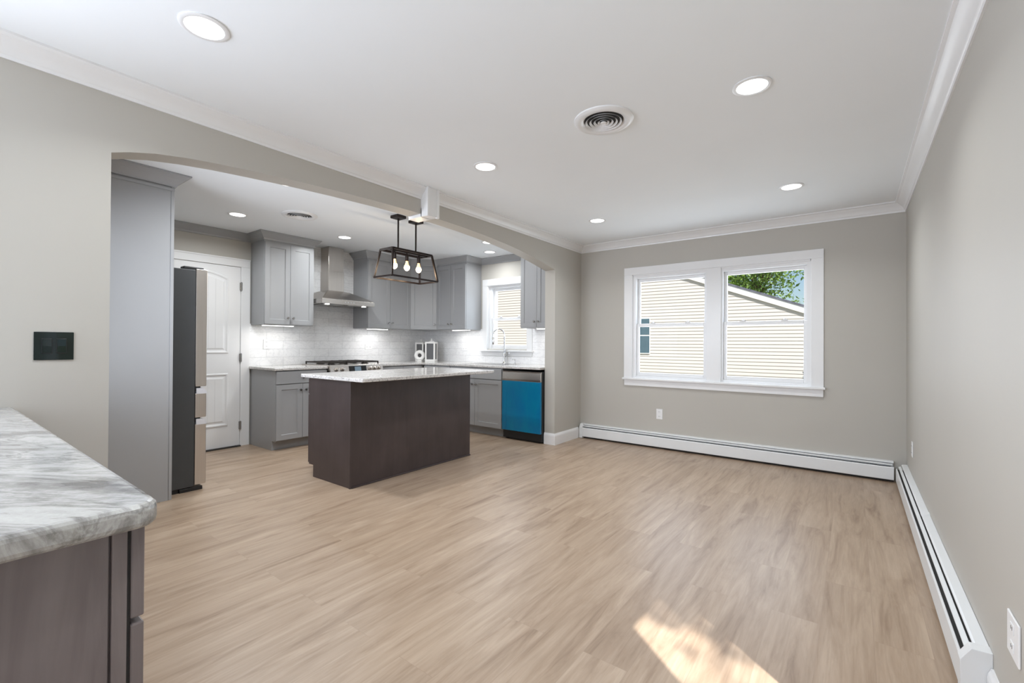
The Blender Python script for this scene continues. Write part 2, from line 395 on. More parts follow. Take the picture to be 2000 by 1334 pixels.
# right wall with a tall side window just outside the picture
SW = (-4.395, -3.835, .30, 2.29)
MB().box(WD, WD+.15, SW[1], 0, 0, CH).box(WD, WD+.15, RB, SW[0], 0, CH).box(WD, WD+.15, SW[0], SW[1], 0, SW[2]).box(WD, WD+.15, SW[0], SW[1], SW[3], CH).build('wall_right', M['wall'], **S)
# rear wall with a wide door opening added for the rear fill light
MB().box(-TH, .05, RB-.15, RB, 0, CH).box(2.25, WD+.15, RB-.15, RB, 0, CH).box(.05, 2.25, RB-.15, RB, 2.3, CH).build('wall_rear', M['wall'], **S)

# crown moulding, living room
def crown_prof(h, p, z):
    return [(0, z-h), (.008, z-h), (.010, z-h+.014), (.016, z-h+.018), (.018, z-h*.72), (p*.40, z-h*.50), (p*.55, z-h*.40), (p*.72, z-h*.26), (p*.80, z-h*.22), (p*.82, z-.016), (p*.93, z-.012), (p, z-.010), (p, z), (0, z)]
MB().sweep(crown_prof(.088, .078, CH), [(0, RB), (0, 0), (WD, 0), (WD, RB)], side=-1).build('trim_1', M['trim'], smooth=True, label='white stepped crown moulding around the empty room ceiling', **S)
# white block boxing in the crown at the top of the arch
b = MB(); b.box(-TH-.012, .012, -2.735, -2.625, 2.228, 2.30); b.box(-.0, .088, -2.735, -2.625, 2.228, CH-.001); b.box(.07, .094, -2.745, -2.72, 2.222, CH-.001); b.box(.07, .094, -2.64, -2.615, 2.222, CH-.001)
b.build('trim_2', M['trim'], bevel=.002, label='white boxed block under the crown at the middle of the arch', **S)
# baseboards
BBP = [(0, 0), (.016, 0), (.016, .105), (.013, .118), (.008, .128), (.006, .135), (0, .135)]
MB().sweep(BBP, [(-TH+.0, -.64), (0, -.64), (0, -.07)], side=-1).build('baseboard_left', M['trim'], label='white baseboard wrapping the end of the arch wall', **S)
MB().sweep(BBP, [(WD, -3.10), (WD, RB)], side=-1).build('baseboard_right', M['trim'], label='white baseboard continuing past the right wall heater', **S)

# ------------------------------------------------------------ windows
def double_hung(root, x0, x1, z0, z1, yin, zm):
    """one double-hung unit in opening x0..x1, z0..z1; inner face of the lower sash at y=yin"""
    fr = MB()
    for (a, c_) in ((x0, x0+.03), (x1-.03, x1)): fr.box(a, c_, yin-.035, yin+.085, z0, z1)
    fr.box(x0+.03, x1-.03, yin-.034, yin+.085, z1-.03, z1).box(x0+.03, x1-.03, yin-.02, yin+.085, z0, z0+.022)
    fr.build('window_frame', M['trim'], root)
    for nm, ya, za, zb, st in (('lower_sash', yin, z0+.022, zm+.018, .03), ('upper_sash', yin+.035, zm-.018, z1-.03, .03)):
        s = MB(); xa, xb = x0+.03, x1-.03; rb = .04
        s.box(xa, xa+st, ya, ya+.03, za, zb).box(xb-st, xb, ya, ya+.03, za, zb).box(xa+st, xb-st, ya, ya+.03, za, za+rb).box(xa+st, xb-st, ya, ya+.03, zb-.036, zb)
        so = s.build(nm, M['trim'], root, bevel=.003)
        MB().box(xa+st-.004, xb-st+.004, ya+.013, ya+.017, za+rb-.004, zb-.032).build('pane', M['glass'], so)
        if nm == 'lower_sash':
            for xx in (xa+(xb-xa)*.25, xa+(xb-xa)*.75):
                MB().box(xx-.028, xx+.028, ya-.006, ya+.012, zb, zb+.010).lathe([(.012, 0), (.012, .012), (.006, .016)], (xx, ya+.004, zb+.008), n=10).build('sash_lock', M['white_plastic'], so)
w1 = empty('window_1', (0, 0, 0), label='large white framed double window on the far wall overlooking the next house', **S)
b = MB()  # flat casing with a thin back edge
b.box(.598, .70, -.018, 0, .79, 2.03).box(2.50, 2.602, -.018, 0, .79, 2.03).box(.598, 2.602, -.018, 0, 2.03, 2.118)
b.box(1.545, 1.69, -.014, .012, .79, 2.03)
b.build('casing', M['trim'], w1, bevel=.003)
MB().box(.585, 2.615, -.045, .02, .775, .797).build('window_sill', M['trim'], w1, bevel=.004)
MB().box(.602, 2.600, -.018, 0, .703, .775).build('apron', M['trim'], w1, bevel=.003)
MB().box(.69, .705, -.001, .15, .79, 2.03).box(2.495, 2.51, -.001, .15, .79, 2.03).box(.69, 2.51, -.001, .15, 2.015, 2.03).box(.69, 2.51, .01, .15, .79, .80).box(1.56, 1.675, .0, .15, .80, 2.015).build('jamb', M['trim'], w1)
double_hung(w1, .705, 1.56, .80, 2.015, .045, 1.425)
double_hung(w1, 1.675, 2.495, .80, 2.015, .045, 1.425)
w2 = empty('window_2', (0, 0, 0), label='small white double hung window above the kitchen sink', **S)
MB().box(-1.60, -1.51, KY-.018, KY, 1.10, 2.05).box(-.79, -.70, KY-.018, KY, 1.10, 2.05).box(-1.60, -.70, KY-.018, KY, 2.05, 2.145).build('casing', M['trim'], w2, bevel=.003)
MB().box(-1.63, -.67, KY-.05, KY+.04, 1.082, 1.105).build('window_sill', M['trim'], w2, bevel=.004)
MB().box(-1.60, -.70, KY-.018, KY, 1.02, 1.082).build('apron', M['trim'], w2, bevel=.003)
MB().box(-1.52, -1.505, KY, .15, 1.10, 2.06).box(-.795, -.78, KY, .15, 1.10, 2.06).box(-1.52, -.78, KY, .15, 2.045, 2.06).box(-1.52, -.78, KY+.04, .15, 1.10, 1.115).build('jamb', M['trim'], w2)
double_hung(w2, -1.505, -.795, 1.115, 2.045, -.01, 1.56)
w3 = empty('window_3', (0, 0, 0), label='tall side window in the right wall beside the camera', **S)
b = MB()
for y0, y1, z0, z1 in ((SW[0]-.08, SW[0], SW[2], SW[3]), (SW[1], SW[1]+.08, SW[2], SW[3]), (SW[0]-.08, SW[1]+.08, SW[3], SW[3]+.09), (SW[0]-.08, SW[1]+.08, SW[2]-.09, SW[2])): b.box(WD-.018, WD, y0, y1, z0, z1)
b.build('casing', M['trim'], w3, bevel=.003)
MB().box(WD+.07, WD+.074, SW[0], SW[1], SW[2], SW[3]).build('pane', M['glass'], w3)
w4 = empty('window_added_left', (0, 0, 0), label='added unseen window for the fill light in the left wall behind the camera', **S)  # unseen window, added to go with the left fill light
b = MB()
for y0, y1, z0, z1 in ((-7.18, -7.1, .9, 2.1), (-5.8, -5.72, .9, 2.1), (-7.18, -5.72, 2.1, 2.19), (-7.18, -5.72, .81, .9)): b.box(0, .018, y0, y1, z0, z1)
b.build('casing', M['trim'], w4, bevel=.003)
MB().box(-.10, -.096, -7.1, -5.8, .9, 2.1).build('pane', M['glass'], w4)
w5 = empty('window_added_kitchen', (0, 0, 0), label='added kitchen side window for the fill light, unseen behind the left wall', **S)  # added out of view to go with the kitchen side fill light
MB().box(-1.26, -1.18, KB, KB+.018, .82, 2.08).box(-.26, -.18, KB, KB+.018, .82, 2.08).box(-1.26, -.18, KB, KB+.018, 2.08, 2.16).box(-1.26, -.18, KB, KB+.018, .74, .82).build('casing', M['trim'], w5, bevel=.003)
MB().box(-1.18, -.26, KB-.10, KB-.096, .82, 2.08).build('pane', M['glass'], w5)
d2 = empty('door_added_rear', (0, 0, 0), label='added unseen glass door for the fill light in the rear wall behind the camera', **S)  # invented door, added where the rear fill light stands
b = MB()
for x in (.05, 1.10, 2.19): b.box(x, x+.06, RB-.10, RB-.04, 0, 2.3)
b.box(.05, 2.25, RB-.10, RB-.04, 2.24, 2.3).box(.05, 2.25, RB-.10, RB-.04, 0, .04).build('door_frame', M['trim'], d2)

# ------------------------------------------------------------ kitchen door on the range wall
d1 = empty('door_1', (0, 0, 0), label='white arched two panel door on the kitchen wall behind the refrigerator', **S)
X = KX
DY0, DY1 = -3.735, -2.935
MB().box(X, X+.02, DY1+.0, -2.835, 0, 2.065).box(X, X+.02, DY0-.10, DY0, 0, 2.065).box(X, X+.02, DY0-.10, -2.835, 2.065, 2.155).box(X+.02, X+.026, DY0-.10, -2.835, 2.142, 2.158).build('casing', M['trim'], d1, bevel=.003)
# slab with two raised panels, upper one arched, with plank grooves
slab = MB(); xf = X+.012
def curve_top(y):
    c = (DY0+DY1)/2; u = (y-c)/((DY1-DY0)/2-.125); return 1.925+.065*(1-u*u)
# slab sheet built as thin box plus raised mouldings and panels
slab.box(X, xf, DY0+.003, DY1-.003, .012, 2.06)
so = slab.build('door_slab', M['trim'], d1)
def door_panel(pts_low, pts_top, name):
    ys = [DY0+.125+(DY1-DY0-.25)*i/16 for i in range(17)]
    low = pts_low; b = MB()
    outer = [(y, low) for y in ys]+[(y, pts_top(y)) for y in reversed(ys)]
    c = Vector(((DY0+DY1)/2, (low+pts_top((DY0+DY1)/2))/2))
    hw = (DY1-DY0-.25)/2; hh = (pts_top(c.x)-low)/2
    def ins(p, d): return (c.x+(p[0]-c.x)*(1-d/hw), c.y+(p[1]-c.y)*(1-d/hh))
    L = [(0, xf-.001), (.006, xf+.008), (.018, xf+.008), (.030, xf+.0015), (.044, xf+.0015), (.060, xf+.007)]
    rings = [[b.bm.verts.new((x,)+ins(p, d)) for p in outer] for d, x in L]
    n = len(outer)
    for r0, r1 in zip(rings, rings[1:]):
        for k in range(n): b.bm.faces.new((r0[k], r0[(k+1) % n], r1[(k+1) % n], r1[k]))
    b.bm.faces.new(rings[-1]); b.build(name, M['trim'], so)
    g = MB()
    for k in range(1, 6):
        y = DY0+.19+(DY1-DY0-.38)*k/6
        g.box(xf+.0062, xf+.0076, y-.0012, y+.0012, low+.06, pts_top(y)-.07)
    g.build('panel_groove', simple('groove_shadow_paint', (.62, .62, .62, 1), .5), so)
door_panel(1.07, curve_top, 'upper_panel')
door_panel(.25, lambda y: .845, 'lower_panel')
for z in (1.84, 1.02, .24):
    MB().box(X+.012, X+.026, DY1-.012, DY1+.012, z-.045, z+.045).lathe([(.006, 0), (.006, .10)], (X+.028, DY1, z-.05), n=8).build('hinge', M['nickel'], d1)
MB().lathe([(.026, 0), (.026, .006), (.01, .012), (.01, .035), (.026, .045), (.028, .06), (.018, .07), (0, .072)], (X+.012, DY0+.07, .98), axis=(1, 0, 0), n=18).build('door_knob', M['nickel'], d1, smooth=True)
MB().box(X, X+.05, DY0, DY1, 0, .014).build('threshold', M['dark_gap'], d1)

# ------------------------------------------------------------ tile backsplash
b = MB(); t_ = .010
b.box(KX, KX+t_, -2.835, KY, .915, 1.415)
b.box(KX, KX+t_, -2.235, -1.45, 1.415, CH-.001)
b.build('trim_3', M['tile'], label='white marble look tile backsplash on the range wall', **S)
b = MB(); b.box(KX+t_, -1.603, KY-t_, KY, .915, 1.415).box(-1.603, -.697, KY-t_, KY, .915, 1.018).box(-.697, -TH, KY-t_, KY, .915, 1.415)
b.build('trim_4', M['tile'], label='white tile backsplash around the sink window', **S)
# grey crown above the door and above the sink window
GC = lambda z: [(0, z-.088), (.010, z-.088), (.014, z-.070), (.045, z-.036), (.062, z-.020), (.066, z-.012), (.072, z-.010), (.072, z), (0, z)]
ZC = CH-.001
MB().sweep(GC(ZC), [(KX, KB), (KX, -2.825)], side=-1).build('trim_5', M['grey'], label='grey crown moulding above the white kitchen door', **S)
MB().sweep(GC(ZC), [(-1.632, KY), (-.665, KY)], side=-1).build('trim_6', M['grey'], label='grey crown moulding above the sink window', **S)

# ------------------------------------------------------------ cabinets
def add_knob(parent, x, z, y=-.021, mat='nickel'):
    MB().lathe([(.007, 0), (.005, .004), (.005, .012), (.013, .017), (.0145, .022), (.012, .027), (.0, .0285)], (x, y, z), axis=(0, -1, 0), n=14).build('knob', M[mat], parent, smooth=True)
def cabinet(name, label, cat, loc, rz, w, d, h, fronts, mat='grey', toe=0, crown=None, group=None, ret=(True, True), top_z=None):
    """local frame: x right, y into the cabinet (front face y=0), z up. fronts: (kind, x0, x1, z0, z1, knob(x,z) or None)"""
    r = empty(name, loc, rz, label=label, cat=cat, group=group or ('grey wall cabinets in the kitchen' if crown else 'grey base cabinets in the kitchen'))
    if toe: MB().poly([(0, toe), (0, h), (d, h), (d, 0), (.072, 0), (.072, toe)], 0, w, 'x').build('carcass', M[mat], r, bevel=.0015)
    else: MB().box(0, w, 0, d, 0, h).build('carcass', M[mat], r, bevel=.0015)
    for k, x0, x1, z0, z1, kn in fronts:
        if k == 'door': f = MB().panel(x0, x1, z0, z1, -.020, -.0005).build('door', M[mat], r)
        elif k == 'drawer': f = MB().panel(x0, x1, z0, z1, -.020, -.0005, st=.035, rec=.006).build('drawer', M[mat], r)
        else: f = MB().box(x0, x1, -.020, -.0005, z0, z1).build('drawer' if k == 'slab' else 'filler_strip', M[mat], r, bevel=.003)
        if kn: add_knob(f, kn[0], kn[1])
    if crown is not None:
        path = []
        if ret[0]: path.append((0, d))
        path += [(0, -.0), (w, -.0)]
        if ret[1]: path.append((w, d))
        MB().sweep(GC(h), path, side=-1).build('crown_moulding', M[mat], r)
    return r
UZ = 1.402; UH = ZC-UZ; DH = 2.345-UZ
def updoors(w, n, dz0=.006, dz1=None):
    dz1 = dz1 or DH; out = []
    if n == 1: out.append(('door', .004, w-.004, dz0, dz1, (w-.035, .07)))
    else:
        m = w/2; out += [('door', .004, m-.002, dz0, dz1, (m-.032, .08)), ('door', m+.002, w-.004, dz0, dz1, (m+.032, .08))]
    return out
R90 = PI/2
GU = 'grey wall cabinets in the kitchen'
upper1 = cabinet('wall_cabinet', 'grey two door wall cabinet between the white door and the range hood', 'cabinet', (-2.52, -2.822, UZ), R90, .587, .329, UH, updoors(.587, 2), crown=1, ret=(True, True))
upper2 = cabinet('wall_cabinet', 'grey two door wall cabinet right of the range hood', 'cabinet', (-2.52, -1.455, UZ), R90, .757, .329, UH, updoors(.757, 2), crown=1, ret=(True, False))
# diagonal corner wall cabinet
dc = empty('corner_wall_cabinet', (-2.52, -.697, UZ), PI/4, label='grey single door diagonal wall cabinet in the kitchen corner above the lanterns', cat='cabinet', group='grey wall cabinets in the kitchen')
dl = math.hypot(.29, .287)
inv = Matrix.Rotation(-PI/4, 4, 'Z') @ Matrix.Translation((2.52, .697, 0))
b = MB(); b.poly([(-2.52, -.697), (-2.23, -.41), (-2.23, KY-.001), (KX+.001, KY-.001), (KX+.001, -.697)], 0, UH, 'z'); b.xform(inv)
b.build('carcass', M['grey'], dc, bevel=.0015)
f = MB().panel(.012, dl-.012, .006, DH, -.020, -.0005).build('door', M['grey'], dc); add_knob(f, dl-.045, .08)
MB().sweep(GC(UH), [(0, 0), (dl, 0)], side=-1).build('crown_moulding', M['grey'], dc)
upper3 = cabinet('wall_cabinet', 'grey two door wall cabinet left of the sink window', 'cabinet', (-2.228, -.41, UZ), 0, .592, .329, UH, updoors(.592, 2), crown=1, ret=(False, True))
upper4 = cabinet('wall_cabinet', 'grey two door wall cabinet right of the sink window by the arch', 'cabinet', (-.66, -.41, UZ), 0, .515, .329, UH, updoors(.515, 2), crown=1, ret=(True, False))

BH = .884; DT = .105
def base_fronts(w, n, drawers=1, x0=0.0):
    o = []; g = .004
    if drawers == 1: o.append(('slab', x0+g, x0+w-g, .735, .872, (x0+w/2, .803)))
    elif drawers == 2: o += [('slab', x0+g, x0+w/2-.002, .735, .872, (x0+w/4, .803)), ('slab', x0+w/2+.002, x0+w-g, .735, .872, (x0+w*.75, .803))]
    elif drawers == -1: o.append(('slab', x0+g, x0+w-g, .735, .872, None))
    if n == 2: o += [('door', x0+g, x0+w/2-.002, DT+.012, .727, (x0+w/2-.032, .66)), ('door', x0+w/2+.002, x0+w-g, DT+.012, .727, (x0+w/2+.032, .66))]
    elif n == 1: o.append(('door', x0+g, x0+w-g, DT+.012, .727, (x0+w-.035, .66)))
    return o
base1 = cabinet('base_cabinet', 'grey base cabinet with one drawer over two doors left of the range', 'cabinet', (-2.235, -2.822, 0), R90, .602, .613, BH, base_fronts(.602, 2), toe=DT)
base2 = cabinet('corner_base_cabinet', 'grey corner base cabinet right of the range behind the island', 'cabinet', (-2.235, -1.445, 0), R90, 1.355, .613, BH, base_fronts(.745, 2, 2), toe=DT)
base3 = cabinet('base_cabinet', 'narrow grey base cabinet between the corner and the sink cabinet behind the island', 'cabinet', (-2.182, -.70, 0), 0, .532, .618, BH, base_fronts(.532, 2, 2), toe=DT)
base4 = cabinet('sink_base_cabinet', 'grey sink base cabinet with two doors left of the dishwasher', 'cabinet', (-1.648, -.70, 0), 0, .912, .618, BH, base_fronts(.912, 2, -1), toe=DT)

# countertops
def round_rect_pts(pts, radii, n=6):
    out = []; N = len(pts)
    for i in range(N):
        p = Vector(pts[i]); a = Vector(pts[i-1]); c = Vector(pts[(i+1) % N]); r = radii[i]
        if r <= 0: out.append((p.x, p.y)); continue
        d1_ = (a-p).normalized(); d2_ = (c-p).normalized()
        s0 = p+d1_*r; s1 = p+d2_*r
        for k in range(n+1):
            t = k/n; q = s0*(1-t)**2+p*2*t*(1-t)+s1*t*t; out.append((q.x, q.y))
    return out
def slab_top(name, pts, radii, z0, z1, mat, bevel, **kw):
    b = MB(); b.poly(round_rect_pts(pts, radii), z0, z1, 'z'); return b.build(name, mat, bevel=bevel, seg=3, **kw)
slab_top('countertop', [(KX+t_, -2.845), (-2.20, -2.845), (-2.20, -2.217), (KX+t_, -2.217)], [0, .01, 0, 0], .885, .915, M['granite'], .006, label='speckled light granite countertop left of the range', cat='countertop')
slab_top('countertop', [(KX+t_, -1.443), (-2.20, -1.443), (-2.20, -.735), (-TH-.004, -.735), (-TH-.004, KY-t_), (KX+t_, KY-t_)], [0, 0, 0, .01, 0, 0], .885, .915, M['granite'], .006, label='L-shaped speckled granite countertop running from the range round the corner past the sink', cat='countertop')

# island
isl = empty('kitchen_island', (-.46, -3.065, 0), 0, label='dark espresso brown kitchen island standing in the middle of the kitchen', cat='kitchen island')
iw, idp = .595, 1.45
MB().poly([(0, 0), (0, .884), (-.635, .884), (-.635, .105), (-.563, .105), (-.563, 0)], .0, idp, 'y').build('carcass', M['espresso'], isl, bevel=.0015)
MB().box(-.012, .006, -.006, .010, 0, .884).build('corner_trim', M['espresso'], isl, bevel=.002)
MB().box(.0, .012, .012, idp, 0, .012).build('shoe_moulding', M['espresso'], isl, bevel=.003)
for k in range(3):
    w_ = idp/3; y0 = k*w_
    q = MB().panel(0, w_-.008, .118, .727, -.020, -.0005); q.xform(Matrix.Translation((-.635, y0+w_-.004, 0)) @ Matrix.Rotation(-PI/2, 4, 'Z'))
    dd = q.build('door', M['espresso'], isl)
    q = MB().box(0, w_-.008, -.020, -.0005, .735, .872); q.xform(Matrix.Translation((-.635, y0+w_-.004, 0)) @ Matrix.Rotation(-PI/2, 4, 'Z'))
    dr = q.build('drawer', M['espresso'], isl, bevel=.003)
    for pr_, zz in ((dd, .66), (dr, .803)):
        MB().lathe([(.007, 0), (.005, .004), (.005, .012), (.013, .017), (.0145, .022), (.0, .0285)], (-.656, y0+w_/2, zz), axis=(-1, 0, 0), n=12).build('knob', M['nickel'], pr_, smooth=True)
slab_top('island_countertop', [(-1.145, -3.125), (-.215, -3.125), (-.215, -1.50), (-1.145, -1.50)], [.02]*4, .885, .915, M['granite'], .006, label='speckled light granite countertop overhanging the dark island', cat='countertop')

# ------------------------------------------------------------ near peninsula
pen = empty('peninsula_cabinet', (1.815, -5.012, 0), PI, label='dark stained wooden base cabinet under the marble countertop nearest the camera', cat='cabinet')
PW, PD = 1.813, .60
MB().poly([(0, .10), (0, .872), (PD, .872), (PD, 0), (.07, 0), (.07, .10)], .012, PW, 'x').build('carcass', M['espresso_near'], pen)
MB().box(0, .013, .0, .021, .0, .872).build('face_frame_stile', M['espresso_near'], pen, bevel=.0015)
MB().box(.005, .013, .024, PD, 0, .872).build('end_panel', M['espresso_near'], pen, bevel=.001)
zz = [.862, .700, .690, .400, .390, .112]
for k in range(3):
    f = MB().panel(.006, .45, zz[2*k+1], zz[2*k], -.026, -.006, st=.045).build('drawer', M['espresso_near'], pen, bevel=.003); add_knob(f, .228, (zz[2*k]+zz[2*k+1])/2, -.027)
MB().box(.010, .45, -.006, 0, .112, .862).build('drawer_gap', M['dark_gap'], pen)
for k in range(3):
    xa = .455+k*.45
    f = MB().panel(xa, xa+.444, .112, .862, -.026, -.006).build('door', M['espresso_near'], pen); add_knob(f, xa+.40, .79, -.027)
slab_top('countertop', [(.003, -5.66), (1.868, -5.66), (1.868, -4.975), (.003, -4.975)], [0, .03, .045, 0], .873, .915, M['marble'], .012, label='large grey and white veined marble countertop at the lower left nearest the camera', cat='countertop')

# ------------------------------------------------------------ refrigerator and its enclosure
enc = empty('refrigerator_enclosure', (-1.30, -4.036, 0), 0, label='tall grey panel and over-fridge cabinet enclosing the refrigerator just inside the arch', cat='cabinet')
MB().box(-.022, 0, -.72, -.022, 0, CH-.001).build('side_panel', M['grey'], enc)
MB().box(-.030, .004, -.021, 0, 0, CH-.001).build('face_stile', M['grey'], enc, bevel=.002)
MB().box(-1.03, -.031, -.70, -.021, 1.83, CH-.001).build('upper_box', M['grey'], enc)
for k in range(2): 
    f = MB().panel(-1.02+k*.49, -1.02+k*.49+.485, 1.84, 2.34, -.001, .019)
    f.xform(Matrix.Translation((-1.555, .018, 0)) @ Matrix.Rotation(PI, 4, 'Z')); f.build('door', M['grey'], enc)
MB().sweep([(.0, ZC-.088), (.012, ZC-.088), (.014, ZC-.076), (.05, ZC-.036), (.070, ZC-.020), (.076, ZC-.012), (.086, ZC-.010), (.086, ZC), (0, ZC)], [(.004, -.71), (.004, 0), (-1.03, 0)], side=-1).build('crown_moulding', M['grey'], enc)
MB().sweep([(0, ZC-.12), (.005, ZC-.12), (.005, ZC-.10), (0, ZC-.10)], [(.004, -.71), (.004, 0)], side=-1).build('crown_bead', M['grey'], enc)
fr = empty('refrigerator', (-1.405, -3.855, 0), PI, label='stainless steel french door refrigerator with charcoal sides beside the tall grey panel', cat='refrigerator')
# local: x to -X world, y to -Y world ; front faces +Y
MB().box(0, .905, .0, .70, .035, 1.775).build('body', M['charcoal'], fr, bevel=.004)
MB().box(.02, .885, .02, .6, 0, .034).build('base_grille', M['black'], fr)
MB().box(.0, .06, -.06, .10, .0, .03).build('hinge_foot', M['black'], fr, bevel=.004)
MB().box(.01, .09, -.06, .08, 1.776, 1.80).build('hinge_cover', M['black'], fr, bevel=.005)
def fridge_front(name, x0, x1, z0, z1, grip):
    pts = [(-.003, z0), (-.078, z0), (-.082, z0+.006)]
    if grip: pts += [(-.082, z1-.012), (-.055, z1), (-.030, z1), (-.022, z1-.02), (-.003, z1-.02)]
    else: pts += [(-.082, z1-.004), (-.078, z1), (-.003, z1)]
    return MB().poly(pts, x0, x1, 'x').build(name, M['steel_v'], fr, bevel=.003)
fd = fridge_front('upper_door', .0, .450, .835, 1.785, False); fd2 = fridge_front('upper_door', .455, .905, .835, 1.785, False)
for q, x0 in ((fd, .40), (fd2, .46)): MB().box(x0, x0+.045, -.083, -.081, .87, 1.75).build('handle_recess', M['charcoal'], q)
fridge_front('middle_drawer', .0, .905, .585, .800, True)
fridge_front('freezer_drawer', .0, .905, .045, .552, True)
MB().box(.004, .90, -.04, -.002, .801, .834).box(.004, .90, -.04, -.002, .553, .584).build('gasket', M['black'], fr)
for z0 in (.770, .522):
    MB().poly([(-.0815, z0+.006), (-.0835, z0+.006), (-.0835, z0+.020), (-.060, z0+.052), (-.010, z0+.052), (-.010, z0+.006)], -.003, .908, 'x').build('grip_strip', M['grip'], fr)

# ------------------------------------------------------------ range
rg = empty('gas_range', (-2.20, -2.213, 0), R90, label='stainless steel slide-in gas range with black grates under the hood', cat='range')
rw = .766
MB().box(.002, rw-.002, .02, .63, .03, .86).build('body', M['black'], rg)
MB().poly([(.0, .862), (-.02, .87), (-.002, .925), (.62, .925), (.62, .862)], .0, rw, 'x').build('cooktop', M['steel'], rg, bevel=.002)
cp = MB().poly([(-.022, .812), (-.045, .822), (-.022, .922), (.02, .922), (.02, .812)], .004, rw-.004, 'x').build('control_panel', M['steel'], rg, bevel=.003)
nrm = Vector((0, -.1, .023)).normalized()
def cp_pt(x, t): return Vector((x, -.045+.023*t, .822+.10*t))
for x in (.085, .165, .565, .630, .695):
    kb = MB().lathe([(.026, -.002), (.026, .006), (.021, .008), (.019, .030), (.012, .033), (0, .034)], cp_pt(x, .5), axis=nrm, n=18).box(x-.003, x+.003, -.078, -.040, .86, .895).build('control_knob', M['steel'], cp, smooth=True)
dm = MB().box(.255, .505, -.0025, .0, .015, .088); dm.xform(Matrix.Translation((0, -.045, .822)) @ Matrix.Rotation(-math.atan2(.023, .10), 4, 'X'))
dpn = dm.build('display_panel', M['oven_glass'], cp)
dm = MB().box(.335, .425, -.0035, -.0025, .025, .078); dm.xform(Matrix.Translation((0, -.045, .822)) @ Matrix.Rotation(-math.atan2(.023, .10), 4, 'X'))
dm.build('display_screen', M['display'], dpn)
dr = MB().box(.004, rw-.004, -.035, .018, .235, .80).build('oven_door', M['steel'], rg, bevel=.006)
MB().box(.10, rw-.10, -.037, -.034, .36, .68).build('oven_window', M['oven_glass'], dr)
MB().tube([(.06, -.075, .755), (rw-.06, -.075, .755)], .012, 14).box(.08, .10, -.075, -.034, .748, .762).box(rw-.10, rw-.08, -.075, -.034, .748, .762).build('oven_handle', M['chrome'], dr, smooth=True)
MB().box(.004, rw-.004, -.033, .018, .05, .225).build('warming_drawer', M['steel'], rg, bevel=.005)
gr = MB()
for i in range(3):
    x0 = .02+i*.243; x1 = x0+.237
    for y in (.04, .30, .56): gr.box(x0, x1, y-.006, y+.006, .945, .960)
    for x in (x0+.006, (x0+x1)/2, x1-.006): gr.box(x-.006, x+.006, .034, .566, .945, .962)
    for x in (x0+.008, x1-.008):
        for y in (.04, .56): gr.box(x-.007, x+.007, y-.007, y+.007, .925, .946)
    gr.build('grate', M['iron'], rg, bevel=.002); gr = MB()
gr.bm.free()
for x, y in ((.14, .17), (.14, .43), (.383, .30), (.626, .17), (.626, .43)):
    MB().lathe([(.045, .0), (.045, .008), (.034, .010), (.034, .017), (.0, .018)], (x, y, .925), n=20).build('burner', M['iron'], rg, smooth=True)

# ------------------------------------------------------------ range hood
hd = empty('range_hood', (KX+t_, -1.842, 0), 0, label='stainless steel chimney range hood on the tile above the range', cat='range hood')
def hood_sec(y, d0):  # curved canopy: ring of (x,y) at level
    return None
b = MB()
levels = [(.380, .500, 1.683), (.380, .500, 1.740), (.372, .494, 1.746), (.345, .462, 1.762), (.290, .400, 1.796), (.225, .320, 1.836), (.165, .250, 1.866), (.116, .200, 1.882)]
rings = []
for hw, dp, z in levels:
    dp0 = 0
    rings.append([b.bm.verts.new(p) for p in ((0, -hw, z), (dp, -hw, z), (dp, hw, z), (0, hw, z))])
for a, c in zip(rings, rings[1:]):
    for k in range(4): b.bm.faces.new((a[k], a[(k+1) % 4], c[(k+1) % 4], c[k]))
b.bm.faces.new(rings[0][::-1]); b.bm.faces.new(rings[-1])
hc = b.build('canopy', M['steel'], hd, bevel=.002)
MB().box(0, .195, -.1125, .1125, 1.878, 2.14).build('chimney', M['steel_v'], hd, bevel=.002)
MB().box(0, .190, -.1085, .1085, 2.14, CH-.001).build('chimney_extension', M['steel_v'], hd, bevel=.002)
for s_y in (-.17, .17): MB().box(.08, .42, s_y-.15, s_y+.15, 1.676, 1.684).build('grease_filter', M['nickel'], hc)
for s_y in (-.31, .31):
    MB().lathe([(.028, 0), (.028, .006), (.0, .007)], (.42, s_y*.85, 1.675), n=16).build('hood_lamp', M['led'], hc)
for k in range(4): MB().lathe([(.009, 0), (.009, .004), (0, .005)], (.500, -.06+k*.04, 1.712), axis=(1, 0, 0), n=12).build('push_button', M['chrome'], hc)

# ------------------------------------------------------------ dishwasher
dw = empty('dishwasher', (-.732, -.70, 0), 0, label='dishwasher still covered in blue protective film at the end of the counter', cat='dishwasher')
MB().box(.004, .585, .01, .60, .02, .86).build('tub_housing', M['black'], dw)
MB().box(.01, .58, .055, .07, .0, .10).build('toe_panel', M['black'], dw)
dd = MB().box(.006, .586, -.022, .008, .118, .735).build('door', M['film'], dw, bevel=.004, label='door under blue protective film')
MB().poly([(.008, .737), (-.022, .737), (-.024, .76), (-.018, .842), (-.006, .856), (.008, .856)], .006, .586, 'x').build('control_strip', M['steel'], dw, bevel=.002, label='bare stainless steel control strip')
MB().box(.03, .075, -.0235, -.0215, .121, .60).build('film_fold', M['film'], dd)

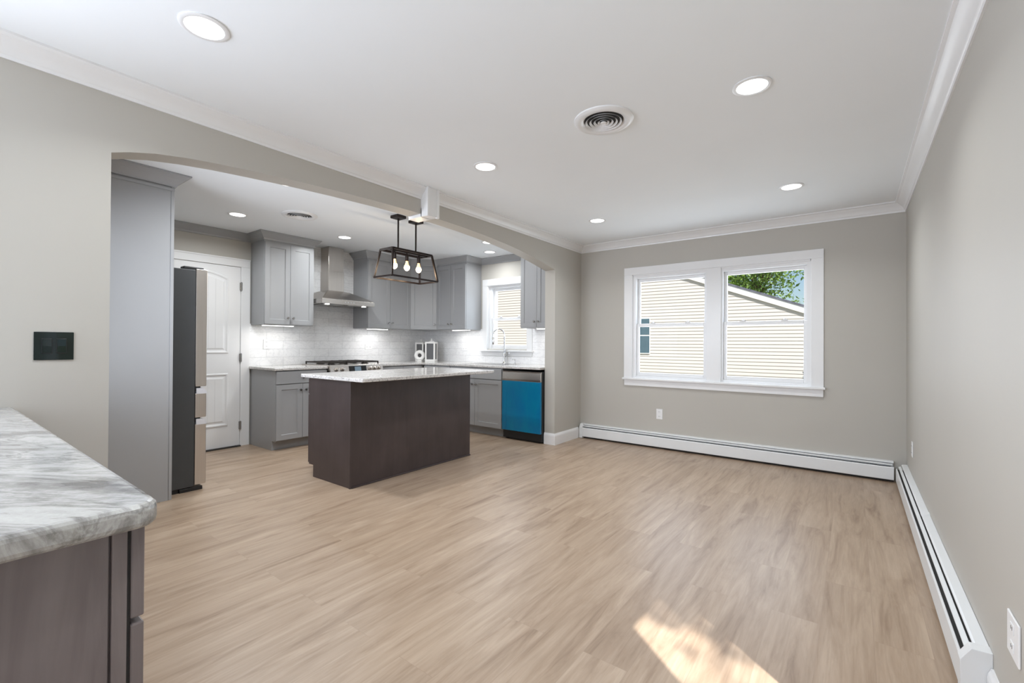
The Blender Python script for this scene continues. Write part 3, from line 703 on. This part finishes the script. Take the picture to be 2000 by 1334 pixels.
# ------------------------------------------------------------ faucet + sink
fa = empty('kitchen_faucet', (-1.12, -.175, .915), 0, label='chrome gooseneck pull-down faucet on the counter under the kitchen window', cat='faucet')
MB().lathe([(.026, 0), (.026, .008), (.017, .02), (.015, .06), (.017, .10), (.017, .15), (.012, .155)], n=20).build('base', M['chrome'], fa, smooth=True)
pts = [(0, 0, .15), (0, 0, .40)]+[(-.0-.055*(1-math.cos(t)), -.055*(1-math.cos(t)), .40+.088*math.sin(t)) for t in [PI*k/12 for k in range(1, 13)]]
pts += [(-.11, -.11, .36)]
MB().tube(pts, .009, 12).build('spout', M['chrome'], fa, smooth=True)
b = MB()
for k in range(24): b.lathe([(.0115, 0), (.0135, .003), (.0115, .006)], (0, 0, .16+k*.0095), n=12)
b.build('spring', M['chrome'], fa, smooth=True)
MB().lathe([(.012, 0), (.016, .01), (.016, .09), (.012, .10)], (-.11, -.11, .27), n=16).build('spray_head', M['chrome'], fa, smooth=True)
MB().tube([(.015, 0, .10), (.05, -.005, .115), (.09, -.01, .15)], [.008, .006, .005], 10).build('handle', M['chrome'], fa, smooth=True)
sk = empty('kitchen_sink', (-1.19, -.38, .9155), 0, label='stainless steel sink basin set in the counter below the kitchen window', cat='sink')
MB().box(-.37, .37, -.20, .17, -.0005, .0015).build('rim', M['steel'], sk, bevel=.0005)
MB().box(-.35, .35, -.185, .155, .0015, .0020).build('basin_floor', M['nickel'], sk)
sd = empty('soap_dispenser', (-.93, -.175, .915), 0, label='small chrome soap dispenser standing right of the faucet', cat='soap dispenser')
MB().lathe([(.018, 0), (.018, .006), (.009, .012), (.009, .05)], n=14).build('pump_base', M['chrome'], sd, smooth=True)
MB().tube([(0, 0, .05), (0, -.005, .065), (0, -.06, .062)], .005, 8).build('nozzle', M['chrome'], sd, smooth=True)

# ------------------------------------------------------------ corner decor: two lanterns and a ring
def lantern(loc, rz, w, h, label):
    r = empty('lantern', loc, rz, label=label, cat='lantern', group='white lanterns in the kitchen corner')
    b = MB(); s = .022; hw = w/2
    for i in (-1, 1):
        for j in (-1, 1): b.box(i*hw-(s if i > 0 else 0), i*hw+(s if i < 0 else 0), j*hw-(s if j > 0 else 0), j*hw+(s if j < 0 else 0), .03, h-.04)
    b.box(-hw, hw, -hw, hw, 0, .035); b.box(-hw, hw, -hw, hw, h-.045, h-.02)
    b.build('frame', M['decor_white'], r, bevel=.002)
    MB().box(-hw+.012, hw-.012, -hw+.012, hw-.012, .036, h-.046).build('glass_panel', M['smoke'], r)
    MB().lathe([(hw*.62, h-.02), (hw*.45, h-.008), (.012, h), (.010, h+.010), (.014, h+.018), (.010, h+.028), (0, h+.030)], n=18).build('cap', M['decor_white'], r, smooth=True)
    return r
lantern((-2.40, -.37, .9155), math.radians(30), .155, .325, 'taller white lantern with dark glass, right of the pair in the kitchen corner')
lantern((-2.64, -.36, .9155), math.radians(20), .14, .315, 'smaller white lantern standing behind the round ring ornament in the kitchen corner')
rg2 = empty('ring_ornament', (-2.52, -.50, .9155), math.radians(38), label='white round ring ornament leaning in front of the lanterns on the counter', cat='ornament')
bb = MB(); R1, r1 = .056, .027; N1, N2 = 28, 12; vs = []
for i in range(N1):
    a = 2*PI*i/N1; vs.append([bb.bm.verts.new(((R1+r1*math.cos(2*PI*j/N2))*math.cos(a), .8*r1*math.sin(2*PI*j/N2), .095+(R1+r1*math.cos(2*PI*j/N2))*math.sin(a))) for j in range(N2)])
for i in range(N1):
    for j in range(N2): bb.bm.faces.new((vs[i][j], vs[(i+1) % N1][j], vs[(i+1) % N1][(j+1) % N2], vs[i][(j+1) % N2]))
bb.build('ring', M['decor_white'], rg2, smooth=True)
MB().box(-.035, .035, -.025, .025, 0, .016).build('stand', M['decor_white'], rg2, bevel=.003)

# ------------------------------------------------------------ under-cabinet light bars
def ledbar(loc, rz, L, label, e=1.6):
    r = empty('under_cabinet_light', loc, rz, label=label, cat='light bar', group='LED bars under the wall cabinets')
    MB().box(-L/2, L/2, -.02, .02, -.007, 0).build('housing', M['white_plastic'], r)
    MB().box(-L/2+.004, L/2-.004, -.017, .017, -.012, -.0071).build('diffuser', M['ledbar'], r)
    l = light('led_bar_lamp', 'AREA', (0, 0, -.014), e, (1, .99, .97), shape='RECTANGLE', size=L, size_y=.03); l.parent = r
ledbar((-2.60, -2.62, UZ-.001), R90, .36, 'white LED bar glowing under the cabinet left of the hood')
ledbar((-2.60, -1.22, UZ-.001), R90, .34, 'white LED bar glowing under the cabinet right of the hood')
ledbar((-1.84, -.30, UZ-.001), 0, .34, 'white LED bar glowing under the cabinet left of the sink window', 1.3)
ledbar((-.33, -.30, UZ-.001), 0, .30, 'white LED bar glowing under the cabinet by the arch', 1.0)

# ------------------------------------------------------------ recessed lights
def downlight(x, y, label, e=6.0, r=.085, group=None, spread=140):
    o = empty('recessed_light', (x, y, CH), 0, label=label, cat='ceiling light', group=group)
    MB().lathe([(r+.0, 0), (r+.002, -.004), (r-.006, -.007), (r-.016, -.006), (r-.018, -.0), (r, 0)], n=40, cap=False).build('trim_ring', M['trim'], o, smooth=True)
    MB().lathe([(.0, -.0035), (r-.018, -.0035), (r-.018, -.0015), (0, -.0015)], n=40, cap=False).build('diffuser', M['led'], o)
    l = light('recessed_lamp', 'AREA', (0, 0, -.012), e, (.93, .97, 1.0), shape='DISK', size=2*(r-.02), spread=math.radians(spread)); l.parent = o
for x, y, lb in ((.745, -4.54, 'recessed light nearest the camera at the upper left of the ceiling'), (2.432, -2.78, 'recessed light right of the round ceiling vent'),
                 (.730, -2.78, 'recessed light left of the round ceiling vent'), (.738, -1.03, 'recessed light near the far wall, close to the arch'),
                 (2.432, -1.03, 'recessed light near the far wall, close to the right wall'), (2.432, -4.54, 'recessed light above the camera near the right wall')):
    downlight(x, y, lb, 7.0, group='recessed lights in the empty room ceiling')
for x, y, lb in ((-2.03, -3.30, 'recessed kitchen light nearest the refrigerator'), (-2.03, -2.12, 'recessed kitchen light in front of the hood'),
                 (-.80, -.92, 'upper of the two kitchen lights seen close together beside the arch'), (-1.17, -.45, 'lower of the two kitchen lights seen close together, above the sink window'),
                 (-.75, -3.45, 'recessed kitchen light hidden behind the arch near the tall panel')):
    downlight(x, y, lb, 6.0 if y > -1 else (20 if x > -1 else 12), spread=162, group='recessed lights in the kitchen ceiling')

# ------------------------------------------------------------ round ceiling vents
def vent(x, y, R, label, nr=4, off=0):
    o = empty('ceiling_vent', (x, y, CH), 0, label=label, cat='air vent', group='round ceiling vents')
    MB().lathe([(R, 0), (R, -.006), (R*.93, -.014), (R*.80, -.016), (R*.70, -.010), (R*.66, -.003), (R*.66, 0)], n=48, cap=False).build('flange', M['trim'], o, smooth=True)
    MB().lathe([(R*.67, -.0008), (0, -.0012)], n=40, cap=False).build('duct_opening', M['dark_gap'], o)
    for k in range(nr):
        r0 = R*(.62-.14*k)
        MB().lathe([(r0, -.014), (r0-.010, -.006), (r0-.0115, -.0065), (r0-.002, -.0158)], n=40, cap=False).build('louver_ring', M['trim'], o, smooth=True)
    MB().lathe([(0, -.018), (R*.09, -.017), (R*.10, -.014), (0, -.010)], n=24, cap=False).build('centre_cap', M['trim'], o, smooth=True)
    return o
vent(1.70, -2.895, .165, 'round white ceiling vent in the middle of the empty room ceiling')
vent(-1.555, -2.925, .165, 'round white ceiling vent on the kitchen ceiling')

# ------------------------------------------------------------ pendant
pd = empty('pendant_light', (-.781, -2.22, 0), 0, label='black open cage pendant with three bulbs hanging over the island', cat='pendant light')
zt, zb, Lt, Wt, Lb, Wb = 2.108, 1.837, .251, .094, .293, .137; w = .019
T = lambda a, c: (a*Wt, c*Lt, zt); Bq = lambda a, c: (a*Wb, c*Lb, zb)
b = MB()
for a in (-1, 1): b.bar(T(a, -1), T(a, 1), w)
for c in (-1, 1): b.bar(T(-1, c), T(1, c), w)
b.build('top_frame', M['black_metal'], pd)
b = MB()
for a in (-1, 1): b.bar(Bq(a, -1), Bq(a, 1), w*.85)
for c in (-1, 1): b.bar(Bq(-1, c), Bq(1, c), w*.85)
b.build('bottom_frame', M['black_metal'], pd)
for a in (-1, 1):
    for c in (-1, 1): MB().bar(T(a, c), Bq(a, c), w*.85).build('corner_post', M['black_metal'], pd)
MB().box(-.022, .022, -Lt, Lt, zt-.006, zt+.012).build('socket_bar', M['black_metal'], pd)
for yy in (-.112, .115):
    MB().tube([(0, yy, zt), (0, yy, CH-.03)], .0085, 12).build('rod', M['black_metal'], pd, smooth=True)
    MB().box(-.055, .055, yy-.055, yy+.055, CH-.028, CH-.0005).build('canopy', M['black_metal'], pd, bevel=.003)
for yy in (-.155, 0, .155):
    sk_ = MB().lathe([(.008, 0), (.008, -.012), (.017, -.016), (.018, -.075), (.014, -.080)], (0, yy, zt-.004), n=16).build('socket', M['black_metal'], pd, smooth=True)
    MB().lathe([(.012, -.080), (.013, -.095), (.020, -.118), (.0255, -.128)], (0, yy, zt-.004), n=18, cap=False).build('bulb_neck', M['filament'], sk_, smooth=True)
    MB().lathe([(.0255, -.128), (.0285, -.142), (.028, -.154), (.021, -.168), (.010, -.176), (0, -.178)], (0, yy, zt-.004), n=18, cap=False).build('bulb', M['bulb'], sk_, smooth=True)
    l = light('bulb_lamp', 'POINT', (0, yy, zt-.215), 1.5, (1, .78, .52), shadow_soft_size=.03); l.parent = pd

# ------------------------------------------------------------ baseboard heaters
def heater(name, loc, rz, L, label, caps=(True, True), joint=None):
    """local: x along the wall, y=0 wall, front to -y"""
    r = empty(name, loc, rz, label=label, cat='heater', group='white baseboard heaters')
    MB().box(0, L, -.008, -.001, .02, .178).build('back_plate', M['heater'], r)
    MB().poly([(-.001, .179), (-.001, .170), (-.034, .168), (-.038, .164), (-.0395, .165), (-.0385, .171), (-.033, .174)], .0, L, 'x').build('top_hood', M['heater'], r, bevel=.001)
    MB().box(.02, L-.02, -.066, -.010, .05, .130).build('fin_gap_shade', M['dark_gap'], r)  # plain box for the fins, painted near-black as shade inside the gaps
    MB().poly([(-.044, .158), (-.060, .153), (-.060, .148), (-.044, .152)], .01, L-.01, 'x').build('damper_strip', M['heater'], r)
    MB().poly([(-.072, .022), (-.076, .026), (-.076, .128), (-.071, .136), (-.068, .135), (-.070, .126), (-.070, .028), (-.05, .028), (-.05, .022)], .0, L, 'x').build('front_cover', M['heater'], r, bevel=.0008)
    MB().box(.0, L, -.03, -.009, .001, .024).build('bottom_gap', M['dark_gap'], r)
    cap = [(-.0, .004), (-.078, .004), (-.079, .134), (-.052, .180), (-.0, .182)]
    if caps[0]: MB().poly(cap, -.012, .035, 'x').build('end_cap', M['heater'], r, bevel=.002)
    if caps[1]: MB().poly(cap, L-.035, L+.012, 'x').build('end_cap', M['heater'], r, bevel=.002)
    if joint:
        MB().poly([(-.0, .181), (-.033, .1740), (-.0395, .168), (-.040, .164), (0, .164)], joint-.03, joint+.03, 'x').build('splice_cover', M['heater'], r)
    return r
heater('baseboard_heater', (.035, 0, 0), 0, 3.075, 'long white baseboard heater under the picture window', caps=(True, False))
heater('baseboard_heater', (WD, -.10, 0), -R90, 2.985, 'long white baseboard heater along the right wall', caps=(False, True), joint=1.42)

# ------------------------------------------------------------ plates
def outlet(loc, rz, label, w=.072, h=.117, rot=False):
    r = empty('wall_outlet', loc, rz, label=label, cat='outlet', group='white wall outlets')
    if rot: w, h = h, w
    MB().box(-w/2, w/2, -.006, -.0005, -h/2, h/2).build('cover_plate', M['white_plastic'], r, bevel=.002)
    for s in (-1, 1):
        c = (s*.026, 0) if rot else (0, s*.026)
        f = MB().box(c[0]-.016, c[0]+.016, -.008, -.006, c[1]-.014, c[1]+.014).build('receptacle', M['white_plastic'], r, bevel=.001)
        q = MB()
        for d in (-.006, .006): q.box(c[0]+d-.0012, c[0]+d+.0012, -.0085, -.008, c[1]-.004, c[1]+.006)
        q.build('slot', M['dark_gap'], f)
    return r
outlet((1.03, 0, .39), 0, 'white outlet on the far wall under the picture window')
outlet((WD, -.545, .39), -R90, 'white outlet on the right wall near the far corner')
outlet((WD, -3.353, .365), -R90, 'wide white outlet plate on the right wall at the lower right edge', w=.115)
outlet((KX+t_, -2.645, 1.175), R90, 'white outlet on the backsplash left of the range')
outlet((KX+t_, -1.20, 1.14), R90, 'white sideways outlet on the backsplash right of the range', rot=True)
outlet((-1.95, KY-t_, 1.12), 0, 'white sideways outlet on the backsplash left of the sink window', rot=True)
sw = empty('wall_switch', (0, -4.857, 1.172), R90, label='glossy black double rocker switch plate on the wall left of the arch', cat='switch')
MB().box(-.063, .063, -.006, -.0005, -.0615, .0615).build('cover_plate', M['black_gloss'], sw, bevel=.0015)
for x in (-.023, .023):
    f = MB().box(x-.0165, x+.0165, -.008, -.006, -.033, .033).build('rocker_bezel', M['black'], sw, bevel=.001)
    MB().poly([(-.008, -.030), (-.0095, -.030), (-.0125, .0), (-.0095, .030), (-.008, .030)], x-.0145, x+.0145, 'x').build('rocker', M['black_gloss'], f)

# ------------------------------------------------------------ outside
MB().box(-30, 30, .16, 45, -.9, -.6).build('ground', M['grass'], **S)
MB().box(WD+.16, 30, -30, .16, -.9, -.6).build('ground_side', M['grass'], **S)
HY = 9.5
nh = empty('neighbor_house', (-5.5, HY, 0), 0, label='cream sided house with a sloping gable roof seen through the windows', cat='house')
AP, SL = 5.06, .388        # apex height, slope
EX = 7.62
b = MB(); nlap = 58; e = .1016; z = -.6; k = 0
def hw_at(z): return min(EX-.25, (AP-.06-z)/SL)
while z < AP-.2:
    z1 = min(z+e, AP-.06); h0, h1 = hw_at(z), max(.02, hw_at(z1))
    vs = [b.bm.verts.new(p) for p in ((-h0, -.011, z), (h0, -.011, z), (h1, -.001, z1), (-h1, -.001, z1))]
    b.bm.faces.new(vs)
    u = [b.bm.verts.new(p) for p in ((-h0, .0, z), (h0, .0, z))]
    b.bm.faces.new((vs[1], vs[0], u[0], u[1])); z = z1; k += 1
b.build('siding', M['siding'], nh)
MB().poly([(-EX+.25, -.6), (EX-.25, -.6), (EX-.25, AP-.1-SL*(EX-.25)), (0, AP-.1), (-EX+.25, AP-.1-SL*(EX-.25))], .001, 5, 'y').build('wall', M['siding'], nh)
tm = simple('white_rake_board', (.78, .75, .74, 1), .5)
for s in (-1, 1):
    MB().poly([(0, AP), (s*EX, AP-SL*EX), (s*EX, AP-SL*EX-.17), (0, AP-.17)], -.045, -.012, 'y').build('rake_board', tm, nh)
    MB().poly([(0, AP-.13), (s*EX, AP-.13-SL*EX), (s*EX, AP-SL*EX-.15), (0, AP-.15)], -.014, 0, 'y').build('soffit', tm, nh)
    MB().poly([(0, AP+.06), (s*(EX+.06), AP+.06-SL*(EX+.06)), (s*(EX+.06), AP-SL*(EX+.06)), (0, AP)], -.055, 5.2, 'y').build('roof', M['roof'], nh)
nwn = MB().box(2.02, 2.94, -.03, .0, .90, 2.09).build('window', tm, nh)
MB().box(2.07, 2.935, -.034, -.03, .93, 1.49).box(2.07, 2.935, -.034, -.03, 1.53, 2.06).build('pane', M['nglass'], nwn)

def tree(name, label, c, H, R, n, mat, size, seed, trunk_r=.18, z0=-.6, sq=.8):
    rnd = random.Random(seed); t = empty(name, (c[0], c[1], z0), 0, label=label, cat='tree')
    tb = MB(); tb.tube([(0, 0, 0), (.1, .05, H*.35), (0, .1, H*.6), (.1, 0, H*.85)], [trunk_r, trunk_r*.8, trunk_r*.5, trunk_r*.15], 10)
    cl = []
    for i in range(26):
        a = rnd.uniform(0, 2*PI); zz = rnd.uniform(-.75, .95); rr_ = math.sqrt(max(0, 1-zz*zz))*rnd.uniform(.35, 1)
        p = Vector((R*rr_*math.cos(a), R*rr_*math.sin(a), H-R*sq+R*sq*zz)); cl.append(p)
        s0 = Vector((0, .05, H*.35+(p.z-H*.35)*.35)); tb.tube([s0, (s0+p)/2+Vector((0, 0, -.1)), p], [trunk_r*.32, trunk_r*.2, .015], 6)
    tb.build('trunk', M['bark'], t, smooth=True)
    f = MB()
    for i in range(n):
        p = rnd.choice(cl)+Vector([rnd.gauss(0, R*.19) for _ in range(3)])
        u = Vector([rnd.gauss(0, 1) for _ in range(3)]).normalized(); v = u.cross(Vector([rnd.gauss(0, 1) for _ in range(3)])).normalized(); s = size*rnd.uniform(.6, 1.3)
        q = [f.bm.verts.new(p+u*s*a+v*s*.42*b_) for a, b_ in ((-1, 0), (-.2, 1), (1, 0), (-.2, -1))]
        f.bm.faces.new(q)
    me = bpy.data.meshes.new('foliage'); f.bm.to_mesh(me); f.bm.free(); me.materials.append(mat)
    o = bpy.data.objects.new('foliage', me); COL.objects.link(o); o.parent = t
    return t
tree('leafy_tree', 'leafy green tree rising behind the roof of the house next door', (-.9, 18.6), 7.7, 2.9, 15000, M['leaf'], .095, 3)
tree('shade_tree', 'small leafy tree outside the side window casting the broken shade in the floor sun patch', (5.85, -5.2), 8.3, 1.05, 5000, M['leaf'], .09, 11, trunk_r=.08)
sh = empty('garden_shrub', (1.95, 8.9, -.6), 0, label='bluish garden shrub against the siding of the house next door', cat='shrub')
f = MB(); rnd = random.Random(5)
for i in range(900):
    a_ = rnd.uniform(0, 2*PI); h_ = rnd.random(); p = Vector((math.cos(a_)*.28*(1-h_*.5), math.sin(a_)*.28*(1-h_*.5), .1+h_*1.1))
    u = Vector([rnd.gauss(0, 1) for _ in range(3)]).normalized(); v = u.cross(Vector([rnd.gauss(0, 1) for _ in range(3)])).normalized()
    f.bm.faces.new([f.bm.verts.new(p+u*.06*q+v*.025*w_) for q, w_ in ((-1, 0), (0, 1), (1, 0), (0, -1))])
f.build('foliage', M['leaf_dark'], sh)
MB().tube([(0, 0, 0), (0, 0, .9)], .02, 6).build('stem', M['bark'], sh)
